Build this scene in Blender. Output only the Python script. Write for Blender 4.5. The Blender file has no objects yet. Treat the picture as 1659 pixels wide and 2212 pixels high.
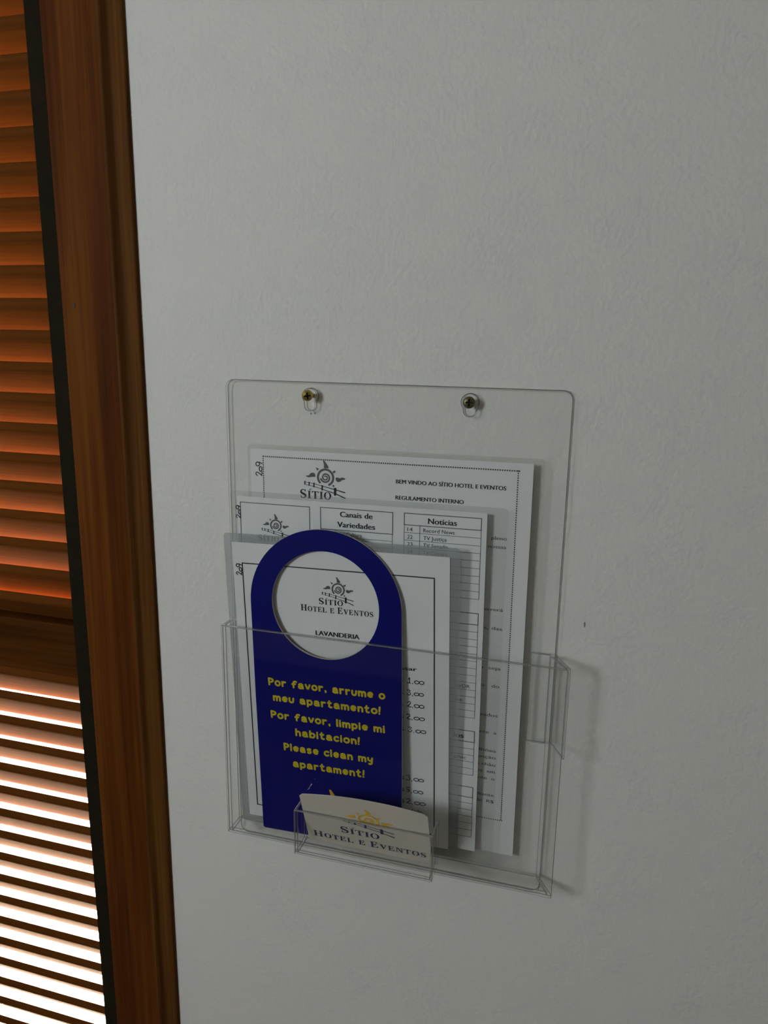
import bpy, bmesh, math, random
from mathutils import Vector, Matrix
random.seed(7)
C = bpy.context.scene.collection
SC = bpy.context.scene
MM = 0.001
EYE = 1.55                                   # camera height above the floor

# ------------------------------------------------------------------ camera
def make_camera():
    f, yaw, pitch, roll = 1664.705, 0.279733, -0.227587, 0.0152613
    fw = Vector((-math.sin(yaw)*math.cos(pitch), math.cos(yaw)*math.cos(pitch), math.sin(pitch)))
    r0 = Vector((math.cos(yaw), math.sin(yaw), 0))
    u0 = r0.cross(fw)
    r = r0*math.cos(roll) + u0*math.sin(roll)
    u = -r0*math.sin(roll) + u0*math.cos(roll)
    cd = bpy.data.cameras.new('camera')
    cd.sensor_fit = 'VERTICAL'; cd.sensor_height = 36; cd.lens = 36*f/2212
    cd.clip_start = 0.01
    co = bpy.data.objects.new('camera', cd); C.objects.link(co)
    co.matrix_world = Matrix(((r.x, u.x, -fw.x, 0.1678863), (r.y, u.y, -fw.y, -0.5237797), (r.z, u.z, -fw.z, EYE), (0, 0, 0, 1)))
    SC.camera = co
make_camera()

# ------------------------------------------------------------------ world, sun, room light, exposure
SC.view_settings.view_transform = 'Standard'
SC.view_settings.look = 'None'
SC.view_settings.exposure = 0.0
SC.view_settings.gamma = 1.0
SC.view_settings.use_curve_mapping = False
SC.cycles.use_denoising = True
SC.cycles.transparent_max_bounces = 40
SC.cycles.max_bounces = 12
SC.cycles.diffuse_bounces = 5
SC.cycles.glossy_bounces = 6
SC.cycles.sample_clamp_indirect = 12.0

world = bpy.data.worlds.new('daylight'); SC.world = world
world.use_nodes = True
bg = world.node_tree.nodes['Background']
bg.inputs['Color'].default_value = (0.86, 0.93, 1.0, 1)
bg.inputs['Strength'].default_value = 3.0

sd = bpy.data.lights.new('sun', 'SUN'); sd.energy = 180.0; sd.angle = 0.009; sd.color = (1.0, 0.90, 0.72)
so = bpy.data.objects.new('sun', sd); C.objects.link(so)
so.rotation_euler = Vector((0.22, -0.97, -0.45)).to_track_quat('-Z', 'Y').to_euler()   # sun stands outside, behind the louvres

ld = bpy.data.lights.new('room_light', 'AREA'); ld.shape = 'RECTANGLE'; ld.size = 0.34; ld.size_y = 0.42
ld.energy = 9.9; ld.color = (0.94, 1.0, 1.01)
lo = bpy.data.objects.new('room_light', ld); C.objects.link(lo)
lo.location = (-0.98, -1.36, EYE + 0.30)
lo.rotation_euler = (Vector((0.05, 0, EYE - 0.15)) - lo.location).to_track_quat('-Z', 'Y').to_euler()

# ------------------------------------------------------------------ materials
def new_mat(name):
    m = bpy.data.materials.new(name); m.use_nodes = True
    nt = m.node_tree
    return m, nt, nt.nodes, nt.links

def plain(name, col, rough=0.5, metal=0.0, spec=0.5, coat=0.0, noise=0.0, nscale=300):
    m, nt, N, L = new_mat(name)
    b = N['Principled BSDF']
    b.inputs['Roughness'].default_value = rough
    b.inputs['Metallic'].default_value = metal
    b.inputs['Specular IOR Level'].default_value = spec
    b.inputs['Coat Weight'].default_value = coat
    b.inputs['Coat Roughness'].default_value = 0.08
    if noise:
        tc = N.new('ShaderNodeTexCoord'); no = N.new('ShaderNodeTexNoise'); no.inputs['Scale'].default_value = nscale
        L.new(tc.outputs['Object'], no.inputs['Vector'])
        mx = N.new('ShaderNodeMix'); mx.data_type = 'RGBA'
        mx.inputs['A'].default_value = tuple(c*(1-noise) for c in col[:3]) + (1,)
        mx.inputs['B'].default_value = tuple(min(1, c*(1+noise)) for c in col[:3]) + (1,)
        L.new(no.outputs['Fac'], mx.inputs['Factor']); L.new(mx.outputs['Result'], b.inputs['Base Color'])
    else:
        b.inputs['Base Color'].default_value = tuple(col[:3]) + (1,)
    return m

def wall_paint(name, col):
    m, nt, N, L = new_mat(name)
    b = N['Principled BSDF']; b.inputs['Roughness'].default_value = 0.62; b.inputs['Specular IOR Level'].default_value = 0.3
    tc = N.new('ShaderNodeTexCoord')
    n1 = N.new('ShaderNodeTexNoise'); n1.inputs['Scale'].default_value = 300; n1.inputs['Detail'].default_value = 3; n1.inputs['Roughness'].default_value = 0.45
    n2 = N.new('ShaderNodeTexNoise'); n2.inputs['Scale'].default_value = 38; n2.inputs['Detail'].default_value = 2
    n3 = N.new('ShaderNodeTexNoise'); n3.inputs['Scale'].default_value = 5; n3.inputs['Detail'].default_value = 2
    for n in (n1, n2, n3): L.new(tc.outputs['Object'], n.inputs['Vector'])
    mx = N.new('ShaderNodeMix'); mx.data_type = 'RGBA'
    mx.inputs['A'].default_value = tuple(c*0.975 for c in col) + (1,); mx.inputs['B'].default_value = tuple(c*1.02 for c in col) + (1,)
    L.new(n3.outputs['Fac'], mx.inputs['Factor']); L.new(mx.outputs['Result'], b.inputs['Base Color'])
    ad = N.new('ShaderNodeMath'); ad.operation = 'MULTIPLY_ADD'; ad.inputs[1].default_value = 0.8
    L.new(n2.outputs['Fac'], ad.inputs[0]); L.new(n1.outputs['Fac'], ad.inputs[2])
    bp = N.new('ShaderNodeBump'); bp.inputs['Strength'].default_value = 0.6; bp.inputs['Distance'].default_value = 0.0009
    L.new(ad.outputs[0], bp.inputs['Height']); L.new(bp.outputs['Normal'], b.inputs['Normal'])
    return m

def wood(name, dark, mid, light, axis='Z', rough=0.5, coat=0.0, spec=0.12):
    m, nt, N, L = new_mat(name)
    b = N['Principled BSDF']; b.inputs['Roughness'].default_value = rough
    b.inputs['Coat Weight'].default_value = coat; b.inputs['Coat Roughness'].default_value = 0.3
    b.inputs['Specular IOR Level'].default_value = spec
    tc = N.new('ShaderNodeTexCoord'); mp = N.new('ShaderNodeMapping')
    mp.inputs['Scale'].default_value = (230, 230, 5) if axis == 'Z' else (6, 230, 230)
    L.new(tc.outputs['Object'], mp.inputs['Vector'])
    n1 = N.new('ShaderNodeTexNoise'); n1.inputs['Scale'].default_value = 1.0; n1.inputs['Detail'].default_value = 5; n1.inputs['Roughness'].default_value = 0.6
    n1.inputs['Distortion'].default_value = 0.4
    L.new(mp.outputs['Vector'], n1.inputs['Vector'])
    mp2 = N.new('ShaderNodeMapping'); mp2.inputs['Scale'].default_value = (38, 38, 2.2) if axis == 'Z' else (2.2, 38, 38)
    L.new(tc.outputs['Object'], mp2.inputs['Vector'])
    n2 = N.new('ShaderNodeTexNoise'); n2.inputs['Scale'].default_value = 1.0; n2.inputs['Detail'].default_value = 3
    L.new(mp2.outputs['Vector'], n2.inputs['Vector'])
    av = N.new('ShaderNodeMath'); av.operation = 'MULTIPLY_ADD'; av.inputs[1].default_value = 0.5
    hv = N.new('ShaderNodeMath'); hv.operation = 'MULTIPLY'; hv.inputs[1].default_value = 0.5
    L.new(n2.outputs['Fac'], hv.inputs[0]); L.new(n1.outputs['Fac'], av.inputs[0]); L.new(hv.outputs[0], av.inputs[2])
    cr = N.new('ShaderNodeValToRGB')
    e = cr.color_ramp.elements
    e[0].position = 0.33; e[0].color = tuple(dark) + (1,)
    e[1].position = 0.66; e[1].color = tuple(light) + (1,)
    k = e.new(0.5); k.color = tuple(mid) + (1,)
    L.new(av.outputs[0], cr.inputs['Fac']); L.new(cr.outputs['Color'], b.inputs['Base Color'])
    bp = N.new('ShaderNodeBump'); bp.inputs['Strength'].default_value = 0.12; bp.inputs['Distance'].default_value = 0.0006
    L.new(n1.outputs['Fac'], bp.inputs['Height']); L.new(bp.outputs['Normal'], b.inputs['Normal'])
    return m

def clear(name, tint=(0.993, 0.994, 0.992), f0=0.025, rough=0.03, diff=0.0, dcol=(0.6, 0.6, 0.6)):
    """thin clear plastic: see-through, with a Fresnel-weighted gloss and, for edges and films, some milky or grey scatter"""
    m, nt, N, L = new_mat(name)
    N.remove(N['Principled BSDF']); out = N['Material Output']
    tr = N.new('ShaderNodeBsdfTransparent'); tr.inputs['Color'].default_value = tuple(tint) + (1,)
    gl = N.new('ShaderNodeBsdfGlossy'); gl.inputs['Roughness'].default_value = rough; gl.inputs['Color'].default_value = (1, 1, 1, 1)
    lw = N.new('ShaderNodeLayerWeight'); lw.inputs['Blend'].default_value = 0.5
    pw = N.new('ShaderNodeMath'); pw.operation = 'POWER'; pw.inputs[1].default_value = 5
    L.new(lw.outputs['Facing'], pw.inputs[0])
    ma = N.new('ShaderNodeMath'); ma.operation = 'MULTIPLY_ADD'; ma.inputs[1].default_value = 0.85*(1-f0); ma.inputs[2].default_value = f0
    L.new(pw.outputs[0], ma.inputs[0])
    base = tr.outputs[0]
    if diff:
        df = N.new('ShaderNodeBsdfDiffuse'); df.inputs['Color'].default_value = tuple(dcol) + (1,)
        m1 = N.new('ShaderNodeMixShader'); m1.inputs[0].default_value = diff
        L.new(tr.outputs[0], m1.inputs[1]); L.new(df.outputs[0], m1.inputs[2]); base = m1.outputs[0]
    mx = N.new('ShaderNodeMixShader')
    L.new(ma.outputs[0], mx.inputs[0]); L.new(base, mx.inputs[1]); L.new(gl.outputs[0], mx.inputs[2])
    L.new(mx.outputs[0], out.inputs['Surface'])
    return m

M = {}
M['wall'] = wall_paint('wall_paint', (0.76, 0.765, 0.75))
M['ceiling'] = plain('ceiling_paint', (0.45, 0.44, 0.42), 0.8, noise=0.02, nscale=8)
M['floor'] = plain('floor_tile', (0.20, 0.16, 0.12), 0.5, noise=0.1, nscale=6)
M['terrace'] = plain('terrace_concrete', (0.62, 0.57, 0.49), 0.8, noise=0.08, nscale=4)
M['stile'] = wood('stained_wood', (0.055, 0.014, 0.003), (0.105, 0.029, 0.005), (0.165, 0.056, 0.008), 'Z', 0.6, 0.0, 0.04)
M['casing'] = wood('casing_wood', (0.055, 0.020, 0.005), (0.098, 0.037, 0.008), (0.15, 0.064, 0.013), 'Z', 0.6, 0.0, 0.05)
M['bead'] = plain('dark_bead', (0.016, 0.012, 0.006), 0.85, spec=0.1, noise=0.3, nscale=120)
M['slat'] = wood('slat_wood', (0.090, 0.027, 0.005), (0.130, 0.042, 0.008), (0.172, 0.060, 0.012), 'X', 0.5, 0.0, 0.005)
M['rail'] = wood('rail_wood', (0.035, 0.011, 0.002), (0.062, 0.019, 0.003), (0.095, 0.032, 0.006), 'X', 0.6, 0.0, 0.02)
M['acrylic'] = clear('clear_acrylic')
M['acrylic_edge'] = clear('acrylic_cut_edge', (0.66, 0.67, 0.64), 0.14, 0.10, 0.50, (0.36, 0.37, 0.35))
M['panel_rim'] = clear('acrylic_panel_rim', (0.62, 0.63, 0.60), 0.05, 0.15, 0.55, (0.19, 0.192, 0.18))  # dark lines that refraction would draw at the arrises, put into the rim colour
M['film'] = clear('laminate_film', (0.97, 0.975, 0.97), 0.03, 0.12, 0.05, (0.68, 0.69, 0.68))
M['film_edge'] = clear('laminate_film_edge', (0.8, 0.8, 0.8), 0.06, 0.2, 0.4, (0.5, 0.5, 0.5))
M['film_milky'] = clear('milky_laminate_film', (0.86, 0.88, 0.89), 0.05, 0.12, 0.28, (0.56, 0.59, 0.61))
M['paper'] = plain('laminated_paper', (0.72, 0.755, 0.775), 0.35, coat=0.25, noise=0.012, nscale=30)
M['ink'] = plain('black_ink', (0.022, 0.024, 0.026), 0.35)
M['ink_grey'] = plain('grey_ink', (0.10, 0.105, 0.108), 0.4)
M['ink_line'] = plain('line_ink', (0.05, 0.055, 0.058), 0.4)
M['ink_soft'] = plain('soft_grey_ink', (0.17, 0.18, 0.185), 0.4)
M['pen'] = plain('pen_ink', (0.016, 0.017, 0.02), 0.4)
M['blue'] = plain('blue_print', (0.003, 0.0045, 0.145), 0.4, spec=0.2, noise=0.05, nscale=25)
M['foam'] = plain('cream_core', (0.50, 0.47, 0.38), 0.6, noise=0.05, nscale=200)
M['yellow'] = plain('yellow_print', (0.60, 0.50, 0.012), 0.4)
M['gold'] = plain('gold_print', (0.66, 0.42, 0.02), 0.4)
M['card'] = plain('cream_card', (0.60, 0.575, 0.51), 0.5, noise=0.02, nscale=120)
M['navy'] = plain('navy_print', (0.030, 0.030, 0.11), 0.45)
M['brass'] = plain('brass', (0.52, 0.42, 0.13), 0.32, 0.9, noise=0.35, nscale=900)
M['old_brass'] = plain('tarnished_brass', (0.15, 0.14, 0.065), 0.42, 0.7, noise=0.4, nscale=900)
M['scuff'] = plain('grey_scuff', (0.25, 0.25, 0.24), 0.8)
M['knot'] = plain('wood_knot', (0.008, 0.005, 0.003), 0.6)

# ------------------------------------------------------------------ object helpers
def link(name, me, mats, parent=None, loc=None):
    o = bpy.data.objects.new(name, me); C.objects.link(o)
    for m in (mats if isinstance(mats, (list, tuple)) else [mats]): me.materials.append(m)
    if parent: o.parent = parent
    if loc: o.location = loc
    return o

def from_bm(name, bm, mats, parent=None, smooth=False, loc=None):
    me = bpy.data.meshes.new(name); bmesh.ops.recalc_face_normals(bm, faces=bm.faces)
    bm.to_mesh(me); bm.free()
    if smooth:
        for p in me.polygons: p.use_smooth = True
    return link(name, me, mats, parent, loc)

def tag(o, label=None, cat=None, group=None, kind=None):
    if label: o['label'] = label
    if cat: o['category'] = cat
    if group: o['group'] = group
    if kind: o['kind'] = kind
    return o

def empty(name, mat4=None, loc=None):
    o = bpy.data.objects.new(name, None); C.objects.link(o); o.empty_display_size = 0.02
    if mat4 is not None: o.matrix_world = mat4
    if loc is not None: o.location = loc
    return o

def box(bm, x0, x1, y0, y1, z0, z1):
    v = [bm.verts.new(p) for p in ((x0,y0,z0),(x1,y0,z0),(x1,y1,z0),(x0,y1,z0),(x0,y0,z1),(x1,y0,z1),(x1,y1,z1),(x0,y1,z1))]
    return [bm.faces.new([v[i] for i in f]) for f in ((0,3,2,1),(4,5,6,7),(0,1,5,4),(1,2,6,5),(2,3,7,6),(3,0,4,7))]

def prism(bm, pts, z0, z1, axes='xyz'):
    """closed polygon extruded; pts are 2-D, z the extrusion axis; axes says where (a, b, extrusion) go"""
    def P(a, b, c):
        d = dict(zip(axes, (a, b, c))); return (d['x'], d['y'], d['z'])
    lo = [bm.verts.new(P(a, b, z0)) for a, b in pts]; hi = [bm.verts.new(P(a, b, z1)) for a, b in pts]
    n = len(pts)
    caps = [bm.faces.new(lo[::-1]), bm.faces.new(hi)]
    sides = [bm.faces.new((lo[i], lo[(i+1) % n], hi[(i+1) % n], hi[i])) for i in range(n)]
    return caps, sides

def bevel(bm, w=0.0004, seg=2):
    bmesh.ops.bevel(bm, geom=list(bm.edges), offset=w, segments=seg, profile=0.6, affect='EDGES')

def solid2d(name, loops, t, mats, parent=None, z0=0.0, bev=0.0):
    """flat sheet cut from 2-D outlines (holes allowed), thickness t, front face at z0 looking along +Z; rim faces take the second material"""
    cu = bpy.data.curves.new(name, 'CURVE'); cu.dimensions = '2D'; cu.fill_mode = 'BOTH'; cu.extrude = t/2 - bev; cu.bevel_depth = bev; cu.bevel_resolution = 1
    for lp in loops:
        s = cu.splines.new('POLY'); s.points.add(len(lp)-1); s.use_cyclic_u = True
        for p, q in zip(s.points, lp): p.co = (q[0], q[1], 0, 1)
    tmp = bpy.data.objects.new('tmp', cu); C.objects.link(tmp)
    bpy.context.view_layer.update()
    me = bpy.data.meshes.new_from_object(tmp.evaluated_get(bpy.context.evaluated_depsgraph_get()))
    bpy.data.objects.remove(tmp); bpy.data.curves.remove(cu)
    bm = bmesh.new(); bm.from_mesh(me); bpy.data.meshes.remove(me)
    bmesh.ops.remove_doubles(bm, verts=bm.verts, dist=1e-7)
    bmesh.ops.recalc_face_normals(bm, faces=bm.faces)
    for v in bm.verts: v.co.z += z0 - t/2
    for f in bm.faces:
        a = abs(f.normal.z)
        f.material_index = 0 if len(mats) == 1 or a > 0.97 or (bev and a < 0.1) else 1
    me = bpy.data.meshes.new(name); bm.to_mesh(me); bm.free(); me.name = name
    return link(name, me, mats, parent)

def arc(cx, cy, rx, ry, a0, a1, n=14):
    return [(cx + rx*math.cos(math.radians(a0 + (a1-a0)*i/n)), cy + ry*math.sin(math.radians(a0 + (a1-a0)*i/n))) for i in range(n+1)]

def rrect(x0, x1, y0, y1, r, n=5):
    return arc(x1-r, y1-r, r, r, 0, 90, n) + arc(x0+r, y1-r, r, r, 90, 180, n) + arc(x0+r, y0+r, r, r, 180, 270, n) + arc(x1-r, y0+r, r, r, 270, 360, n)

# ------------------------------------------------------------------ flat print: polygons in mm on a sheet
class Ink:
    def __init__(s): s.polys = []
    def poly(s, pts): s.polys.append([tuple(p) for p in pts]); return s
    def rect(s, x0, y0, x1, y1): return s.poly([(x0,y0),(x1,y0),(x1,y1),(x0,y1)])
    def line(s, a, b, w):
        dx, dy = b[0]-a[0], b[1]-a[1]; d = math.hypot(dx, dy) or 1e-9; nx, ny = -dy/d*w/2, dx/d*w/2
        return s.poly([(a[0]+nx,a[1]+ny),(a[0]-nx,a[1]-ny),(b[0]-nx,b[1]-ny),(b[0]+nx,b[1]+ny)])
    def disc(s, x, y, r, n=12): return s.poly(arc(x, y, r, r, 0, 360*(n-1)/n, n-1))
    def stroke(s, pts, w, caps=True):
        """a pen stroke: mitred ribbon with round ends"""
        n = len(pts); ws = w if isinstance(w, list) else [w]*n
        if n == 1: return s.disc(pts[0][0], pts[0][1], ws[0]/2)
        L, R = [], []
        for i in range(n):
            a = pts[max(0, i-1)]; b = pts[min(n-1, i+1)]
            dx, dy = b[0]-a[0], b[1]-a[1]; d = math.hypot(dx, dy) or 1e-9
            nx, ny = -dy/d*ws[i]/2, dx/d*ws[i]/2
            L.append((pts[i][0]+nx, pts[i][1]+ny)); R.append((pts[i][0]-nx, pts[i][1]-ny))
        for i in range(n-1): s.poly([L[i], R[i], R[i+1], L[i+1]])
        if caps:
            for i in (0, n-1): s.disc(pts[i][0], pts[i][1], ws[i]/2, 10)
        return s
    def frame(s, x0, y0, x1, y1, w):
        return s.rect(x0-w/2,y0-w/2,x1+w/2,y0+w/2).rect(x0-w/2,y1-w/2,x1+w/2,y1+w/2).rect(x0-w/2,y0,x0+w/2,y1).rect(x1-w/2,y0,x1+w/2,y1)
    def add(s, other, fx=lambda p: p):
        for pl in other.polys: s.polys.append([fx(p) for p in pl])
        return s
    def bounds(s):
        xs = [p[0] for pl in s.polys for p in pl]; ys = [p[1] for pl in s.polys for p in pl]
        return min(xs), max(xs), min(ys), max(ys)
    def build(s, name, mat, parent, h=0.00012):
        bm = bmesh.new()
        for i, pl in enumerate(s.polys):
            try:
                v = [bm.verts.new((x*MM, y*MM, h + (i % 24)*1.5e-6)) for x, y in pl]   # strokes overlap like ink laid over ink
                f = bm.faces.new(v); f.normal_update()
                if f.normal.z < 0: f.normal_flip()
            except ValueError: pass
        me = bpy.data.meshes.new(name); bm.to_mesh(me); bm.free()
        return link(name, me, mat, parent)

def sans(txt, x0, x1, base, cap, bold=0.0):
    """a line of sans lettering fitted between x0 and x1 on its baseline, capitals `cap` high"""
    cu = bpy.data.curves.new('t', 'FONT'); cu.body = txt; cu.size = 1.0; cu.resolution_u = 3
    tmp = bpy.data.objects.new('t', cu); C.objects.link(tmp)
    bpy.context.view_layer.update()
    me = bpy.data.meshes.new_from_object(tmp.evaluated_get(bpy.context.evaluated_depsgraph_get()))
    bpy.data.objects.remove(tmp); bpy.data.curves.remove(cu)
    vs = [v.co for v in me.vertices]
    a, b = min(v.x for v in vs), max(v.x for v in vs)
    k = Ink(); sx = (x1-x0)/(b-a); sy = cap/0.72
    for dx in ((-bold, 0, bold) if bold else (0,)):
        for p in me.polygons: k.poly([(x0 + dx + (vs[i].x-a)*sx, base + vs[i].y*sy) for i in p.vertices])
    bpy.data.meshes.remove(me)
    return k

# --- serif capitals drawn as stems, arms and serifs (unit height)
def serif_glyph(ch):
    k = Ink(); T, t, sf = 0.21, 0.075, 0.07
    def stem(x, w=T, y0=0, y1=1, ser=0.1):
        k.rect(x, y0, x+w, y1)
        k.rect(x-ser, y0, x+w+ser, y0+sf); k.rect(x-ser, y1-sf, x+w+ser, y1)
    if ch in 'IÍ': stem(0.1); w = 0.41
    if ch == 'Í': k.poly([(0.14,1.08),(0.22,1.08),(0.46,1.24),(0.40,1.32)])
    if ch == 'T':
        stem(0.32, ser=0.11); k.rect(0, 1-t, 0.85, 1)
        k.poly([(0,1),(0,0.72),(0.04,0.72),(0.12,1-t)]); k.poly([(0.85,1),(0.85,0.72),(0.81,0.72),(0.73,1-t)]); w = 0.85
    if ch == 'H': stem(0.1); stem(0.68); k.rect(0.3, 0.47, 0.7, 0.47+t); w = 1.0
    if ch in 'EL':
        k.rect(0.1, 0, 0.1+T, 1); k.rect(0, 0, 0.35, sf); k.rect(0, 1-sf, 0.35, 1)
        k.rect(0.3, 0, 0.78, t); k.poly([(0.78,0),(0.80,0.30),(0.76,0.30),(0.62,t)]); w = 0.82
        if ch == 'E':
            k.rect(0.3, 1-t, 0.72, 1); k.poly([(0.72,1),(0.74,0.74),(0.70,0.74),(0.56,1-t)])
            k.rect(0.3, 0.49, 0.55, 0.49+t); k.poly([(0.58,0.36),(0.58,0.69),(0.54,0.69),(0.48,0.56),(0.48,0.49),(0.54,0.36)])
    if ch == 'O':
        o = arc(0.46, 0.5, 0.46, 0.52, 0, 360, 36); i = arc(0.46, 0.5, 0.25, 0.455, 0, 360, 36)
        for q in range(36): k.poly([o[q], o[q+1], i[q+1], i[q]])
        w = 0.92
    if ch == 'S':
        p = arc(0.36, 0.73, 0.25, 0.235, 25, 235, 14)[:-1] + [(0.27,0.54),(0.38,0.48),(0.49,0.42)] + arc(0.35, 0.265, 0.26, 0.235, 40, -150, 14)[1:]
        n = len(p); ws = [0.08 + 0.15*math.exp(-((i/(n-1)-0.5)/0.2)**2) for i in range(n)]
        k.stroke(p, ws, False); k.poly([(0.62,0.68),(0.62,1.0),(0.57,1.0),(0.53,0.80)]); k.poly([(0.08,0.34),(0.08,0.0),(0.13,0.0),(0.17,0.20)]); w = 0.70
    if ch == 'V':
        k.poly([(0.06,1),(0.30,1),(0.58,0.18),(0.52,-0.02),(0.44,-0.02)]); k.poly([(0.52,-0.02),(0.46,0.06),(0.77,1),(0.86,1)])
        k.rect(-0.04, 1-sf, 0.40, 1); k.rect(0.66, 1-sf, 0.96, 1); w = 0.94
    if ch == 'N':
        k.rect(0.12, 0, 0.20, 1); k.rect(0.02, 0, 0.32, sf); k.rect(0.76, 0, 0.84, 1); k.rect(0.64, 1-sf, 0.94, 1)
        k.poly([(0.02,1),(0.30,1),(0.84,0.10),(0.84,-0.02),(0.72,-0.02),(0.13,0.95)]); w = 0.94
    return k, w

def serif(txt, x0, x1, base, big, small, bigs):
    """small-capital line; indices in `bigs` are full capitals"""
    tot = Ink(); x = 0.0
    for i, ch in enumerate(txt):
        if ch == ' ': x += 0.55*small; continue
        g, w = serif_glyph(ch); h = big if i in bigs else small
        tot.add(g, lambda p, x=x, h=h: (x + p[0]*h, p[1]*h)); x += (w + 0.14)*h
    a, b, _, _ = tot.bounds(); s = (x1-x0)/(b-a)
    return Ink().add(tot, lambda p: (x0 + (p[0]-a)*s, base + p[1]))

# --- rounded felt-pen lettering of the door hanger
def round_glyph(ch):
    A = arc; g = []; w = 0.5
    if ch == 'P': g = [[(0.04,0),(0,1)], [(0.0,0.98)] + A(0.14, 0.71, 0.36, 0.27, 80, -95) + [(0.03,0.42)]]; w = 0.5
    if ch == 'o': g = [A(0.27, 0.35, 0.27, 0.35, 0, 360, 20)]; w = 0.54
    if ch == 'r': g = [[(0.03,0),(0,0.68)], [(0.03,0.42)] + A(0.27, 0.40, 0.22, 0.26, 150, 65)]; w = 0.40
    if ch == 'f': g = [[(0.16,0),(0.16,0.72)] + A(0.36, 0.74, 0.20, 0.22, 170, 50), [(0,0.52),(0.36,0.56)]]; w = 0.48
    if ch == 'a': g = [A(0.24, 0.44, 0.22, 0.26, 155, 10) + [(0.47,0.30),(0.52,0.02)], A(0.23, 0.19, 0.21, 0.19, 0, 360, 16)]; w = 0.54
    if ch == 'v': g = [[(0,0.68),(0.21,0.03),(0.27,0.03),(0.48,0.68)]]; w = 0.48
    if ch == ',': g = [[(0.02,0.08),(0.06,0.02)], [(0.06,0.02),(0.05,-0.10)]]; w = 0.12
    if ch == 'u': g = [[(0,0.66),(0.0,0.28)] + A(0.22, 0.25, 0.22, 0.25, 180, 345) + [(0.45,0.66)]]; w = 0.46
    if ch == 'm': g = [[(0.02,0),(0,0.66)], [(0.02,0.40)] + A(0.20, 0.42, 0.17, 0.24, 165, 0) + [(0.37,0)], [(0.37,0.40)] + A(0.56, 0.42, 0.18, 0.24, 165, 0) + [(0.75,0)]]; w = 0.75
    if ch == 'n': g = [[(0.02,0),(0,0.66)], [(0.02,0.38)] + A(0.23, 0.40, 0.21, 0.26, 165, 0) + [(0.45,0)]]; w = 0.46
    if ch == 'h': g = [[(0.02,0),(0,1.0)], [(0.02,0.38)] + A(0.23, 0.40, 0.21, 0.26, 165, 0) + [(0.45,0)]]; w = 0.46
    if ch == 'e': g = [[(0.04,0.36),(0.50,0.38)] + A(0.27, 0.36, 0.24, 0.33, 5, 318, 18)]; w = 0.52
    if ch == 'p': g = [[(0.04,-0.32),(0,0.66)], A(0.26, 0.34, 0.25, 0.33, 0, 360, 18)]; w = 0.52
    if ch == 'b': g = [[(0.02,0),(0,1.0)], A(0.26, 0.33, 0.25, 0.33, 0, 360, 18)]; w = 0.52
    if ch == 't': g = [[(0.16,0.98),(0.15,0.24)] + A(0.33, 0.21, 0.18, 0.20, 180, 300), [(0,0.68),(0.36,0.70)]]; w = 0.44
    if ch == 'l': g = [[(0,1.0),(0.02,0)]]; w = 0.04
    if ch == 'i': g = [[(0,0.64),(0.02,0)], [(0.0,0.93)]]; w = 0.04
    if ch == '!': g = [[(0.03,1.02),(0.0,0.36)], [(0,0.02)]]; w = 0.04
    if ch == 'c': g = [A(0.27, 0.35, 0.26, 0.34, 50, 315, 16)]; w = 0.46
    if ch == 's': g = [A(0.21, 0.52, 0.19, 0.16, 40, 225, 8) + [(0.24,0.36)] + A(0.20, 0.18, 0.20, 0.18, 50, -140, 8)]; w = 0.42
    if ch == 'y': g = [[(0,0.66),(0.05,0.28),(0.22,0.20),(0.42,0.34)], [(0.47,0.66),(0.42,0.02)] + A(0.22, -0.08, 0.20, 0.22, 10, -120, 8)]; w = 0.48
    return g, w

def rounded(txt, x0, x1, base, cap, pen):
    strokes = []; x = 0.0
    for ch in txt:
        if ch == ' ': x += 0.50; continue
        g, w = round_glyph(ch)
        for s in g: strokes.append([(p[0]+x, p[1]) for p in s])
        x += w + 0.30
    a = min(p[0] for s in strokes for p in s); b = max(p[0] for s in strokes for p in s)
    sc = (x1-x0-pen)/(b-a); k = Ink()
    for s in strokes: k.stroke([(x0 + pen/2 + (p[0]-a)*sc, base + pen/2 + p[1]*(cap-pen)) for p in s], pen)
    return k

# --- handwriting
HAND = {'2': [[(0.05,0.8),(0.2,1.0),(0.42,0.95),(0.45,0.72),(0.25,0.35),(0.02,0.05),(0.18,0.16),(0.34,0.02),(0.5,0.1)]],
        '0': [arc(0.28, 0.32, 0.29, 0.27, 80, 440, 14)], '9': [arc(0.28, 0.68, 0.24, 0.28, 20, 380, 12) + [(0.5,0.4),(0.36,0.0)]],
        '1': [[(0.28,1.0),(0.30,0.05)], [(0.0,0.06),(0.40,0.02)], [(0.28,1.0),(0.14,0.72)]],
        '3': [[(0.05,0.9),(0.25,1.0),(0.42,0.86),(0.24,0.58),(0.44,0.4),(0.40,0.1),(0.18,0.0),(0.02,0.14)]],
        '5': [[(0.45,0.98),(0.1,0.95),(0.06,0.55),(0.34,0.58),(0.44,0.3),(0.28,0.02),(0.04,0.1)], [(0.14,0.5),(0.42,0.4)]],
        '.': [[(0.05,0.02),(0.09,-0.06)]]}
def hand(txt, x0, x1, base, h, pen, small0=True):
    S = []; x = 0.0
    for i, ch in enumerate(txt):
        for s in HAND[ch]: S.append([(x+p[0]+random.uniform(-.02,.02), p[1]+random.uniform(-.03,.03)) for p in s])
        x += 0.30 if ch == '.' else 0.60
    a = min(p[0] for s in S for p in s); b = max(p[0] for s in S for p in s); k = Ink()
    for s in S: k.stroke([(x0 + (p[0]-a)*(x1-x0)/(b-a), base + p[1]*h) for p in s], pen)
    return k
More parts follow.
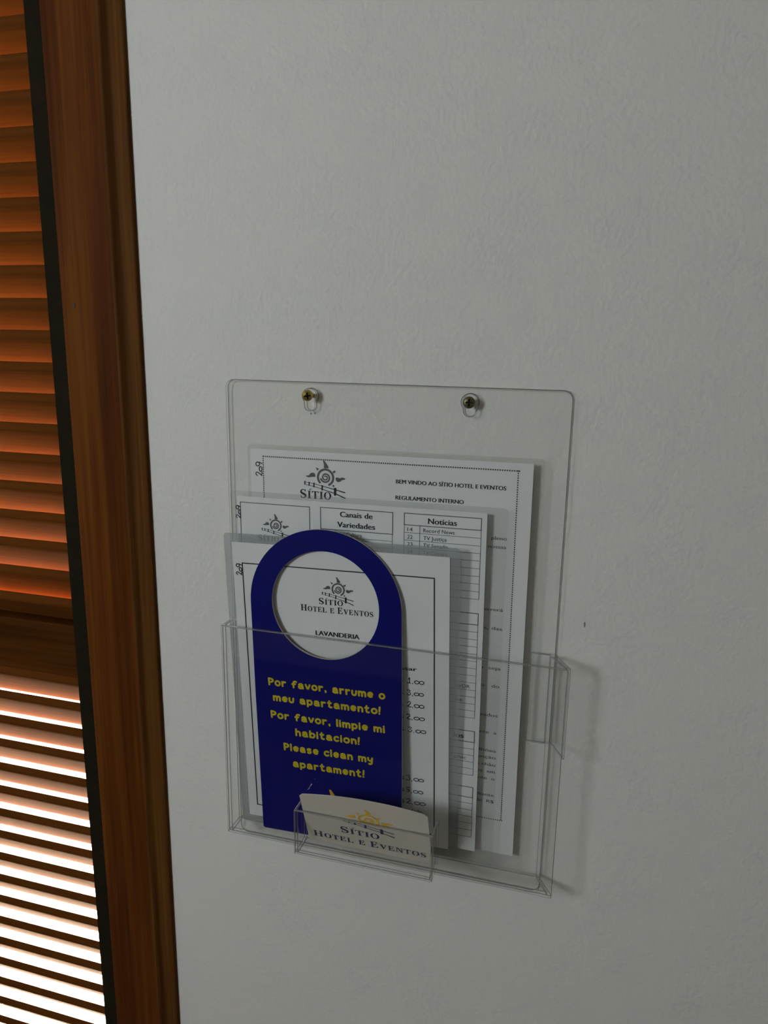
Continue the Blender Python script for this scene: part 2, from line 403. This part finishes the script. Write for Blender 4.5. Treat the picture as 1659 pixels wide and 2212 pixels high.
def hand_up(txt, xa, xb, y0, y1, pen):
    """written along the margin, reading upwards"""
    k = hand(txt, 0, 1, 0, 1, 0.0001); out = Ink()
    S = []; x = 0.0
    for ch in txt:
        for s in HAND[ch]: S.append([(x+p[0], p[1]*(0.8 if ch == '0' else 1.0)) for p in s])
        x += 0.58
    b = max(p[0] for s in S for p in s)
    for s in S: out.stroke([(xb - p[1]*(xb-xa), y0 + p[0]/b*(y1-y0)) for p in s], pen)
    return out

# --- the house mark: spiral sun with flames above a receding fence (unit: ring radius)
def sun_mark(cx, cy, R, ky=1.0):
    k = Ink()
    f = lambda pts: [(cx + x*R, cy + y*R*ky) for x, y in pts]
    k.poly(f([(-.29,1.84),(-.16,1.38),(-.19,1.02),(.31,1.02),(.34,1.24),(.16,1.47),(-.12,1.86)]))
    k.poly(f([(-2.26,.08),(-1.93,.13),(-1.71,.40),(-1.44,.46),(-1.22,.36),(-1.17,0),(-1.58,-.03),(-1.93,-.10),(-2.22,-.03)]))
    k.poly(f([(1.16,.04),(1.36,.09),(1.67,.01),(1.89,.12),(2.26,.04),(2.22,-.09),(1.89,-.18),(1.67,-.36),(1.4,-.42),(1.18,-.24)]))
    k.poly(f([(-1.12,1.08),(-.73,.90),(-.96,.70)])); k.poly(f([(.78,.67),(1.06,.86),(1.18,.71),(.96,.49)])); k.poly(f([(.76,-.86),(.91,-.74),(1.05,-.89),(.91,-1.0)]))
    def ring(pts, w):
        P = f(pts); n = len(P)
        for i in range(n-1):
            a, b = P[i], P[i+1]; q = []
        o = Ink().stroke([(x, y) for x, y in pts], w); k.add(o, lambda p: (cx + p[0]*R, cy + p[1]*R*ky))
    ring(arc(0, 0, .88, .88, 222, -62, 40), 0.23)
    ring([(( .56-.44*i/46)*math.cos(math.radians(200+i*14)), (.56-.44*i/46)*math.sin(math.radians(200+i*14))) for i in range(47)], [0.19-0.05*i/46 for i in range(47)])
    return k
def fence_mark(cx, cy, R, ky=1.0):
    k = Ink(); f = lambda p: (cx + p[0]*R, cy + p[1]*R*ky)
    top = [(-2.46,-.62),(-1.33,-.76),(-.38,-.96),(1.09,-1.27),(2.2,-1.52)]; bot = [(-2.46,-.88),(-1.33,-1.06),(-.38,-1.30),(1.09,-1.70),(2.2,-2.12)]
    o = Ink().stroke(top, [.05,.06,.07,.10,.12]).stroke(bot, [.05,.06,.07,.10,.13])
    for x, a, b, w in ((-2.38,-.52,-.92,.12),(-1.89,-.58,-1.02,.12),(-1.33,-.64,-1.16,.14),(-.38,-.86,-1.44,.17),(1.10,-1.06,-1.92,.26)):
        o.poly([(x-w/2,a),(x-w/2-.02,b),(x+w/2-.02,b),(x+w/2,a)])
    return k.add(o, f)

# ------------------------------------------------------------------ the room
X0, X1, Y0, H = -1.75, 1.75, -2.7, 2.6
OX0, OX1, OZ1 = -1.012, -0.180, 2.13                # opening of the louvred door
bm = bmesh.new()
box(bm, OX1, X1, 0, 0.12, 0, H); box(bm, X0, OX0, 0, 0.12, 0, H); box(bm, OX0, OX1, 0, 0.12, OZ1, H)
wall = tag(from_bm('wall_back', bm, M['wall']), 'white painted wall behind the clear leaflet holder', 'wall', kind='structure')
for nm, b_, mt, lb in (('wall_left', (X0-.1, X0, Y0, 0.12, 0, H), M['wall'], 'white wall on the left side of the room'),
                   ('wall_right', (X1, X1+.1, Y0, 0.12, 0, H), M['wall'], 'white wall on the right side of the room'),
                   ('wall_front', (X0-.1, X1+.1, Y0-.1, Y0, 0, H), M['wall'], 'white wall behind the viewer'),
                   ('floor', (X0-.1, X1+.1, Y0-.1, 0.12, -.1, 0), M['floor'], 'brown floor of the room'),
                   ('ceiling', (X0-.1, X1+.1, Y0-.1, 0.12, H, H+.1), M['ceiling'], 'white ceiling of the room'),
                   ('floor_outside', (-14, 14, 0.12, 24, -.1, -.001), M['terrace'], 'pale sunlit terrace outside the louvred door')):
    bm = bmesh.new(); box(bm, *b_)
    tag(from_bm(nm, bm, mt), lb, nm.split('_')[0], kind='structure')
# small marks on the paint
def wall_mark(x, z, rx, rz):
    bm = bmesh.new(); prism(bm, arc(x, z, rx, rz, 0, 345, 23), -0.00012, 0.0005, 'xzy')
    from_bm('paint_nick', bm, M['scuff'], wall)
wall_mark(-0.0388, EYE-0.0573, .0006, .0007); wall_mark(-0.0357, EYE-0.0570, .0006, .0007); wall_mark(0.1637, EYE-0.195, .0006, .0020)

# ------------------------------------------------------------------ door frame and louvred door
def smooth_path(pts, k=4):
    out = []
    for i in range(len(pts)-1):
        p0, p1, p2, p3 = pts[max(0, i-1)], pts[i], pts[i+1], pts[min(len(pts)-1, i+2)]
        for q in range(k):
            t = q/k
            out.append(tuple(0.5*(2*b + (c-a)*t + (2*a-5*b+4*c-d)*t*t + (3*b-a-3*c+d)*t**3) for a, b, c, d in zip(p0, p1, p2, p3)))
    return out + [pts[-1]]
casing = [(-.1972,.012)] + smooth_path([(-.1972,.0002),(-.1967,-.0024),(-.1955,-.0039),(-.1938,-.0042),(-.1922,-.0032),(-.1906,-.0019),(-.1888,-.0009),(-.1862,-.0008),(-.1830,-.0016),(-.1800,-.0026),(-.1775,-.0031),(-.1760,-.0028),(-.1751,-.0018),(-.1748,-.0006)]) + [(-.1748,0.0),(-.1795,0.0),(-.1795,.012)]
bm = bmesh.new()
prism(bm, casing, 0.0, 2.16, 'xyz')
prism(bm, [(-1.192-x, y) for x, y in casing], 0.0, 2.16, 'xyz')
box(bm, -1.0172, -0.1748, -.0048, -.0002, 2.128, 2.165)
tag(from_bm('trim_1', bm, M['casing'], smooth=False), 'dark brown moulded wooden casing between the louvred door and white wall', 'door casing', kind='structure')

door = tag(empty('door_1', loc=(-0.596, 0.02, 0)), 'stained wooden louvred door with daylight coming through its slats', 'door', kind='structure')
DX, DY = -0.596, 0.02                                # door origin
def dbm(name, bm, mat, **k): return from_bm(name, bm, mat, door, **k)
SL, SR = -0.929, -0.263                              # clear width between the beads
def stile(x0, x1):
    bm = bmesh.new(); box(bm, x0-DX, x1-DX, 0.0015-DY, 0.040-DY, 0.01, 2.12); bevel(bm, 0.0012, 2)
    return dbm('stile', bm, M['stile'])
stile(-0.2462, -0.1980); stile(-0.994, -0.9458)
for x0, x1 in ((SR, -0.2455), (-0.9465, SL)):
    bm = bmesh.new(); box(bm, x0-DX, x1-DX, 0.0062-DY, 0.040-DY, 0.01, 2.12)
    dbm('bead', bm, M['bead'])
bm = bmesh.new(); prism(bm, arc(-0.2352-DX, EYE+0.0175, .0011, .0022, 0, 345, 23), 0.0012-DY, 0.003-DY, 'xzy'); dbm('knot', bm, M['knot'])
def rail(z0, z1):
    bm = bmesh.new(); box(bm, SL-.004-DX, SR+.004-DX, 0.008-DY, 0.038-DY, z0, z1); bevel(bm, 0.0016, 2)
    return dbm('rail', bm, M['rail'])
rail(EYE-0.3015, EYE-0.2525); rail(2.03, 2.115); rail(0.015, 0.16)
# a slat slopes down and outwards: rounded nose in the room, far edge outside
W_, T_, TN = 0.0205, 0.0086, 1.30                    # horizontal depth, vertical thickness, slope
prof = [(0.0016,0.0),(0.0004,-.0009),(0.0,-.0022),(0.0,-T_+.0018),(0.0005,-T_+.0005),(0.0016,-T_-.0012),(W_-.0012,-T_-(W_-.0012)*TN),(W_-.0003,-T_-W_*TN+.0012),(W_,-T_-W_*TN+.003),(W_,-W_*TN-.001),(W_-.0004,-W_*TN+.0006)]
bm = bmesh.new(); prism(bm, prof, -(SR-SL)/2-.002, (SR-SL)/2+.002, 'yzx')
P_ = 0.0252310
zs = [EYE + 0.225469 - P_*k for k in range(-10, 19)] + [EYE - 0.327395 - P_*k for k in range(-1, 41)]
first = None
for z in zs:
    if z > 2.03 or z < 0.19: continue
    if first is None:
        first = dbm('slat', bm, M['slat']); o = first
    else:
        o = first.copy(); C.objects.link(o); o.parent = door
    o.location = ((SL+SR)/2-DX + random.uniform(-.0006,.0006), 0.010-DY, z + random.uniform(-.0003,.0003))
    o.rotation_euler = (random.uniform(-.012,.012), 0, 0)

# ------------------------------------------------------------------ acrylic leaflet holder on the wall
holder = tag(empty('leaflet_holder', loc=(0.0205, 0, EYE-0.4135)), 'clear acrylic leaflet holder screwed to the white wall, full of laminated sheets', 'leaflet holder')
HX, HZ = 0.0205, EYE-0.4135
AE = [M['acrylic'], M['acrylic_edge']]
def hpart(name, bm, thin, parent=holder, rim=True):
    """bent or glued acrylic piece: broad faces clear, sawn top rim and the small rounded arrises catch the light"""
    bmesh.ops.recalc_face_normals(bm, faces=bm.faces)
    bevel(bm, 0.0005, 2)
    bmesh.ops.recalc_face_normals(bm, faces=bm.faces)
    thin = thin if isinstance(thin, (list, tuple)) else [thin]
    top = max(v.co.z for v in bm.verts) - 0.0015
    flat = thin + [Vector((1,0,0)), Vector((0,1,0)), Vector((0,0,1))]
    for f in bm.faces:
        f.normal_update()
        isflat = any(abs(f.normal.dot(t)) > 0.985 for t in flat)
        f.material_index = 0 if isflat and not (rim and f.normal.z > 0.985 and f.calc_center_median().z > top) else 1
    for v in bm.verts: v.co -= Vector((HX, 0, HZ))
    return from_bm(name, bm, AE, parent)
# back panel with two keyhole slots (cut as a flat outline, then stood against the wall)
def keyhole(x, zc, r, rs, zb):
    a = math.degrees(math.asin(rs/r))
    up = arc(x, zc, r, r, -90+a, 270-a, 24)
    lo_ = arc(x, zb, rs, rs, 180, 360, 12)
    return up + lo_
bp = solid2d('back_panel', [rrect(-.1040, .1452, -.4133, -.0348, .006, 6), keyhole(-.0381, -.0445, .0058, .0042, -.0512), keyhole(.0777, -.0445, .0061, .0045, -.0500)], 0.004, [M['acrylic'], M['panel_rim']], holder, 0.0, 0.00045)
bp.rotation_euler = (math.pi/2, 0, 0); bp.location = (-HX, -0.0046, EYE-HZ)
ZT, ZB = EYE-.2195, EYE-.3985
bm = bmesh.new(); box(bm, -.1040, .1555, -.0250, -.0222, ZB, ZT); hpart('front_panel', bm, Vector((0,1,0)))
bm = bmesh.new(); box(bm, -.1040, -.1012, -.0222, -.0047, ZB, ZT); hpart('side_panel', bm, Vector((1,0,0)))
bm = bmesh.new(); prism(bm, [(.1424,-.0047),(.1452,-.0047),(.1555,-.0222),(.1525,-.0222)], ZB, ZT); hpart('side_panel', bm, Vector((.865,.5,0)).normalized())
bm = bmesh.new(); prism(bm, [(-.1012,-.0047),(.1424,-.0047),(.1525,-.0222),(-.1012,-.0222)], ZB, ZB+.0028); hpart('floor_panel', bm, Vector((0,0,1)), rim=False)
bm = bmesh.new(); prism(bm, [(.1287,-.0047),(.1424,-.0047),(.1424,-.0066),(.1287,-.0066)], EYE-.2868, EYE-.2178)
prism(bm, [(.1454,-.0047),(.1470,-.0047),(.1574,-.0250),(.1557,-.0250)], EYE-.2862, EYE-.2182); hpart('reinforcing_clip', bm, [Vector((.865,.5,0)).normalized(), Vector((.862,.507,0)).normalized()])
# card pocket on the front of the tray
PX0, PX1, PY0, PY1, PZ0, PZ1 = -.0368, .0711, -.0462, -.0252, EYE-.3888, EYE-.3515
bm = bmesh.new()
box(bm, PX0, PX1, PY0, PY0+.0022, PZ0, PZ1); box(bm, PX0, PX0+.0022, PY0+.0023, PY1, PZ0, PZ1)
box(bm, PX1-.0022, PX1, PY0+.0023, PY1, PZ0, PZ1); box(bm, PX0+.0023, PX1-.0023, PY0+.0023, PY1, PZ0, PZ0+.0022)
hpart('card_pocket', bm, Vector((0,1,0)))

# ------------------------------------------------------------------ screws
def screw(x, z, tilt, mat, label, yfront=-0.0098):
    root = tag(empty('screw', loc=(x, 0, z)), label, 'screw', 'screws holding the leaflet holder')
    R = 0.0041
    pr = [(0,0.0),(R*.45,-.0001),(R*.8,-.0006),(R*.97,-.0014),(R,-.0022),(R*.55,-.0036),(R*.42,-.0038),(0,-.0038)]     # radius, depth behind the face
    bm = bmesh.new(); n = 28; rings = []
    for r, d in pr:
        rings.append([bm.verts.new((0,0,d))] if r == 0 else [bm.verts.new((r*math.cos(2*math.pi*i/n), r*math.sin(2*math.pi*i/n), d)) for i in range(n)])
    for a, b in zip(rings, rings[1:]):
        for i in range(n):
            j = (i+1) % n
            if len(a) == 1: bm.faces.new((a[0], b[i], b[j]))
            elif len(b) == 1: bm.faces.new((a[i], b[0], a[j]))
            else: bm.faces.new((a[i], b[i], b[j], a[j]))
    head = from_bm('head', bm, [mat, M['knot']], None)
    cb = bmesh.new(); w = .00052; l = .0024
    box(cb, -l, l, -w, w, -.0016, .001); cut = from_bm('cut', cb, M['knot'])
    cb = bmesh.new(); box(cb, -w, w, -l, l, -.0016, .001); cut2 = from_bm('cut', cb, M['knot'])
    for c in (cut, cut2):
        md = head.modifiers.new('b', 'BOOLEAN'); md.operation = 'DIFFERENCE'; md.object = c; md.solver = 'EXACT'
    bpy.context.view_layer.update()
    me = bpy.data.meshes.new_from_object(head.evaluated_get(bpy.context.evaluated_depsgraph_get()))
    head.modifiers.clear(); old = head.data; head.data = me; me.name = 'head'; bpy.data.meshes.remove(old)
    for c in (cut, cut2): bpy.data.objects.remove(c)
    head.parent = root; head.location = (0, yfront, 0); head.rotation_euler = (math.pi/2 + tilt[0], tilt[1], tilt[2])
    bm = bmesh.new(); prism(bm, arc(0, 0, .0016, .0016, 0, 345, 23), 0.0, -yfront-.0030, 'xzy')
    for v in bm.verts: v.co.y = -v.co.y
    from_bm('shank', bm, mat, root)
    return root
screw(-0.0376, EYE-0.0440, (0.10, -0.12, 0.35), M['brass'], 'bright brass cross-head screw, left of the two at the holder top', -0.0098)
screw(0.0780, EYE-0.0443, (-0.04, 0.05, 0.15), M['old_brass'], 'dark tarnished cross-head screw, right of the two at the holder top', -0.0086)

# ------------------------------------------------------------------ sheets in the tray
def frame(O, rz, lean=0.0):
    v = Vector((0, lean, 1)).normalized(); e = Vector((1, 0, 0))
    c, s = math.cos(rz), math.sin(rz)
    ex = e*c + v*s; ev = -e*s + v*c; n = ex.cross(ev)
    m = Matrix.Identity(4)
    for i in range(3): m[i][0], m[i][1], m[i][2], m[i][3] = ex[i], ev[i], n[i], O[i]
    m[2][3] += EYE
    return m
def mmr(*a, r=1.2): return rrect(*[v*MM for v in a], r*MM, 3)
def sheet(root, pouch, paper, film):
    solid2d('laminate_pouch', [mmr(*pouch, r=3)], 0.00025, [film, M['film_edge']], root, -0.0003)
    return solid2d('paper', [mmr(*paper, r=.6)], 0.00025, [M['paper']], root, 0.0)

# back sheet: house rules
A = tag(empty('laminated_sheet', frame((.0196, -.0058, -.3856), math.radians(.25))), 'tallest laminated sheet at the back of the holder, with dotted border and house rules', 'laminated sheet', 'laminated sheets in the holder')
rules_paper = sheet(A, (-105.4, 112.4, -9.6, 305.0), (-103.3, 104.8, 1.3, 301.5), M['film'])
k = Ink()
x = -93.0
while x < 95.2: k.rect(x, 295.7, x+.95, 296.6); k.rect(x, 29.2, x+.95, 30.0); x += 1.62
y = 30.0
while y < 296: k.rect(-93.4, y, -92.6, y+.95); k.rect(94.3, y, 95.1, y+.95); y += 1.62
k.build('dotted_border', M['ink_line'], rules_paper)
sun_mark(-43.9, 283.2, 6.7).build('sun_logo', M['ink_grey'], rules_paper)
k = fence_mark(-43.9, 283.2, 6.75); k.add(serif('SÍTIO', -63.8, -39.6, 266.9, 6.6, 5.6, (0,))); k.build('logo_lettering', M['ink'], rules_paper, 0.00014)
sans('BEM VINDO AO SÍTIO HOTEL E EVENTOS', 9.3, 87.0, 282.3, 2.95, .13).build('heading', M['ink'], rules_paper)
sans('REGULAMENTO INTERNO', 9.1, 58.1, 270.7, 2.95, .13).build('heading', M['ink'], rules_paper)
k = Ink()
for t, a, b, base in (('pleno', 78.5, 89.0, 247.1), ('nossas', 76.4, 88.9, 241.0), ('haverá', 74.2, 88.8, 194.9), ('ns, das', 73.0, 88.9, 180.8), ('o  seja', 73.6, 89.0, 150.4), ('ão   do', 72.6, 88.8, 136.5),
                      ('zados', 75.6, 88.5, 113.4), ('ante  a', 73.4, 88.3, 99.6), ('ilhões', 75.0, 88.6, 85.0), ('enção', 74.6, 88.7, 79.4), ('o chão', 73.8, 88.6, 73.4), ('os  em', 74.8, 88.4, 67.8), ('ante  o', 73.8, 88.6, 62.0), ('diante', 75.4, 88.6, 48.3), ('de  R$', 75.0, 88.6, 43.0)):
    k.add(sans(t, a, b, base, 2.55, .07))
k.build('body_text', M['ink_line'], rules_paper)
hand_up('209', -99.2, -93.9, 281.2, 291.6, .7).build('handwriting', M['pen'], rules_paper, 0.00016)

# middle sheet: television channels
T = tag(empty('laminated_sheet', frame((0, -.0110, -.385), math.radians(.45))), 'middle laminated sheet with ruled tables of television channels', 'laminated sheet', 'laminated sheets in the holder')
channel_paper = sheet(T, (-97.8, 110.0, -9.6, 269.6), (-92.2, 96.3, 1.9, 265.6), M['film'])
k = Ink(); B_, F_ = .50, .30
k.frame(-89.7, 228.0, -34.0, 261.0, B_)
k.frame(-25.5, 245.4, 29.1, 261.4, B_)
yy = 240.2
for i in range(14): k.line((-25.5, yy), (29.0, yy), F_); yy -= 5.6
k.line((29.0, 245.4), (29.0, yy+5.6), F_); k.line((-25.5, 245.4), (-25.5, yy+5.6), F_); k.line((-14.0, 245.4), (-14.0, yy+5.6), F_)
def table(top, head, rows, xr):
    k.frame(37.6, head, xr, top, B_)
    for r in rows: k.line((37.6, r), (xr, r), F_)
    for xx in (37.6, 49.0, xr): k.line((xx, head), (xx, rows[-1]), F_)
table(261.6, 253.2, [247.6, 242.0, 236.6, 231.2, 225.6, 219.9, 214.4, 208.7, 203.1], 92.4)
table(192.5, 184.0, [178.5, 172.8, 167.3, 161.7, 156.2, 150.6, 145.0, 139.4, 133.6, 128.2, 122.8, 117.4, 111.8], 92.5)
table(101.2, 92.4, [86.9, 81.7, 76.3, 70.9, 65.5], 92.9)
table(55.5, 47.0, [42.0, 36.5, 31.0, 25.2, 19.4, 13.6], 93.2)
k.build('table_rules', M['ink_line'], channel_paper)
for args in (('Canais de', -10.4, 14.0, 255.4, 4.1, .17), ('Variedades', -12.5, 16.0, 247.7, 4.1, .17), ('Notícias', 55.0, 75.3, 255.1, 4.1, .17), ('ios', 77.6, 84.9, 94.9, 4.0, .17)):
    sans(*args).build('heading', M['ink'], channel_paper)
k = sans('TV Cultura', -11.8, 6.2, 241.2, 3.0)
for a, b, base in (('14', 'Record News', 248.7), ('22', 'TV Justiça', 243.2), ('23', 'TV Senado', 237.9), ('24', 'TV Câmara', 232.5)):
    k.add(sans(a, 39.9, 43.8, base, 2.9)); k.add(sans(b, 51.5, {'Record News': 74.0, 'TV Justiça': 68.4}.get(b, 69.2), base, 2.9))
k.add(sans('verDR', 76.4, 88.4, 134.8, 2.9)); k.add(sans('ive', 77.8, 83.1, 124.0, 2.9)); k.add(sans('phic', 78.4, 87.4, 78.0, 2.9))
k.build('body_text', M['ink_line'], channel_paper)
sun_mark(-61.1, 245.0, 4.65).build('sun_logo', M['ink_grey'], channel_paper)
k = fence_mark(-61.1, 245.0, 4.7); k.add(serif('SÍTIO', -75.6, -59.0, 232.4, 4.6, 4.0, (0,))); k.build('logo_lettering', M['ink_line'], channel_paper, 0.00014)
hand_up('209', -93.4, -89.6, 248.4, 258.2, .7).build('handwriting', M['pen'], channel_paper, 0.00016)

# front sheet: laundry prices
laundry = tag(empty('laminated_sheet', frame((-.01, -.0124, -.385), math.radians(1.3), -.030)), 'shortest laminated sheet with laundry price list, directly behind the blue door hanger', 'laminated sheet', 'laminated sheets in the holder')
laundry_paper = sheet(laundry, (-86.8, 93.6, -7.6, 240.0), (-80.3, 86.2, -1.0, 233.2), M['film_milky'])
k = Ink(); k.frame(-72.6, 9.8, 75.2, 217.1, .85); k.build('border', M['ink'], laundry_paper)
sun_mark(3.4, 202.4, 5.15).build('sun_logo', M['ink_grey'], laundry_paper)
k = fence_mark(3.4, 202.4, 5.2); k.add(serif('SÍTIO', -12.0, 6.8, 189.9, 5.0, 4.1, (0,))); k.add(serif('HOTEL E EVENTOS', -26.6, 29.9, 183.6, 5.0, 4.0, (0, 8))); k.build('logo_lettering', M['ink'], laundry_paper, 0.00014)
sans('LAVANDERIA', -15.4, 18.7, 165.0, 3.75, .22).build('heading', M['ink'], laundry_paper)
sans('Passar', 43.0, 62.3, 144.7, 3.1, .2).build('heading', M['ink'], laundry_paper)
k = Ink()
for v in (134.8, 125.0, 115.4, 105.4, 95.0, 54.0, 43.6, 33.8): k.add(sans('R$', 46.4, 52.0, v, 3.2))
k.add(sans('unidade', 50.0, 66.0, 26.6, 3.0)); k.build('body_text', M['ink_line'], laundry_paper)
for t, a, b, v in (('1.00', 54.9, 67.6, 134.6), ('3.00', 54.9, 67.4, 124.9), ('2.00', 54.8, 67.6, 115.3), ('2.00', 54.1, 67.9, 105.2), ('3.00', 55.3, 68.8, 94.8), ('3.00', 53.8, 67.2, 53.8), ('5.00', 53.7, 66.5, 43.4), ('2.00', 53.4, 68.4, 33.6)):
    hand(t, a, b, v, 4.3, .62).build('handwritten_price', M['pen'], laundry_paper, 0.00016)
hand_up('209', -77.9, -73.2, 207.4, 216.2, .75).build('handwriting', M['pen'], laundry_paper, 0.00016)

# ------------------------------------------------------------------ door hanger
Hg = tag(empty('door_hanger', frame((-.02, -.0216, -.391), math.radians(1.35))), 'blue door hanger with round hole and yellow lettering, standing in the holder', 'door hanger')
cx, cz = 3.6, 194.6
out = [(p[0]*MM, p[1]*MM) for p in (arc(cx, cz, 58.9, 58.6, 0, 180, 48) + [(-55.0,120),(-54.2,60),(-53.6,3.5),(-52.4,2.2),(60.6,2.2),(61.8,3.5),(62.2,60),(62.4,120)])]
hole = [(p[0]*MM, p[1]*MM) for p in arc(3.9, 195.5, 41.8, 41.8, 0, 355, 71)]
hanger_board = solid2d('board', [out, hole], 0.0021, [M['blue'], M['foam']], Hg, 0.0)
k = Ink()
for t, a, b, base in (('Por favor, arrume o', -44.0, 49.9, 127.1), ('meu apartamento!', -40.5, 46.2, 114.5), ('Por favor, limpie mi', -43.0, 49.4, 99.9), ('habitacion!', -22.9, 29.6, 87.3), ('Please clean my', -33.2, 39.9, 73.7), ('apartament!', -25.8, 33.0, 60.4)):
    k.add(rounded(t, a, b, base, 6.7, 1.54))
k.build('lettering', M['yellow'], hanger_board, 0.00014)
sun_mark(6.4, 28.6, 9.2).build('sun_logo', M['gold'], hanger_board, 0.00014)

# ------------------------------------------------------------------ business card in the pocket
P0 = Vector((0, -.030, -.3845)); P1 = Vector((0, -.0432, -.3505)); d = (P1-P0).normalized()
cm = Matrix.Identity(4); nn = Vector((1,0,0)).cross(d)
for i in range(3): cm[i][0], cm[i][1], cm[i][2], cm[i][3] = (1,0,0)[i], d[i], nn[i], P0[i]
cm[2][3] += EYE
card = tag(empty('business_card', cm), 'cream business card with yellow sun logo leaning in the small clear pocket', 'business card')
def card_top(x):                                     # the card is bowed: its top edge reads as a shallow arch
    a, b, c = (-31.0, 53.6), (14.5, 60.3), (66.0, 56.8)
    return a[1]*(x-b[0])*(x-c[0])/((a[0]-b[0])*(a[0]-c[0])) + b[1]*(x-a[0])*(x-c[0])/((b[0]-a[0])*(b[0]-c[0])) + c[1]*(x-a[0])*(x-b[0])/((c[0]-a[0])*(c[0]-b[0]))
xs = [-30.8 + 98.2*i/40 for i in range(41)]
ol = [(-30.8, -2.2), (67.4, -2.2)] + [(67.4, card_top(67.4)-2.0)] + [(x, card_top(x)) for x in reversed(xs[1:-1])] + [(-30.8, card_top(-30.8)-2.0)]
card_stock = solid2d('stock', [[(a*MM, b*MM) for a, b in ol]], 0.00045, [M['card']], card, 0.0)
sun_mark(21.6, 37.2, 8.3, .80).build('sun_logo', M['gold'], card_stock)
k = fence_mark(21.6, 36.9, 8.4, .84); k.add(serif('SÍTIO', -2.3, 28.2, 16.0, 7.6, 6.2, (0,))); k.add(serif('HOTEL E EVENTOS', -25.8, 63.4, 4.6, 7.0, 5.6, (0, 8)))
k.build('lettering', M['navy'], card_stock, 0.00014)
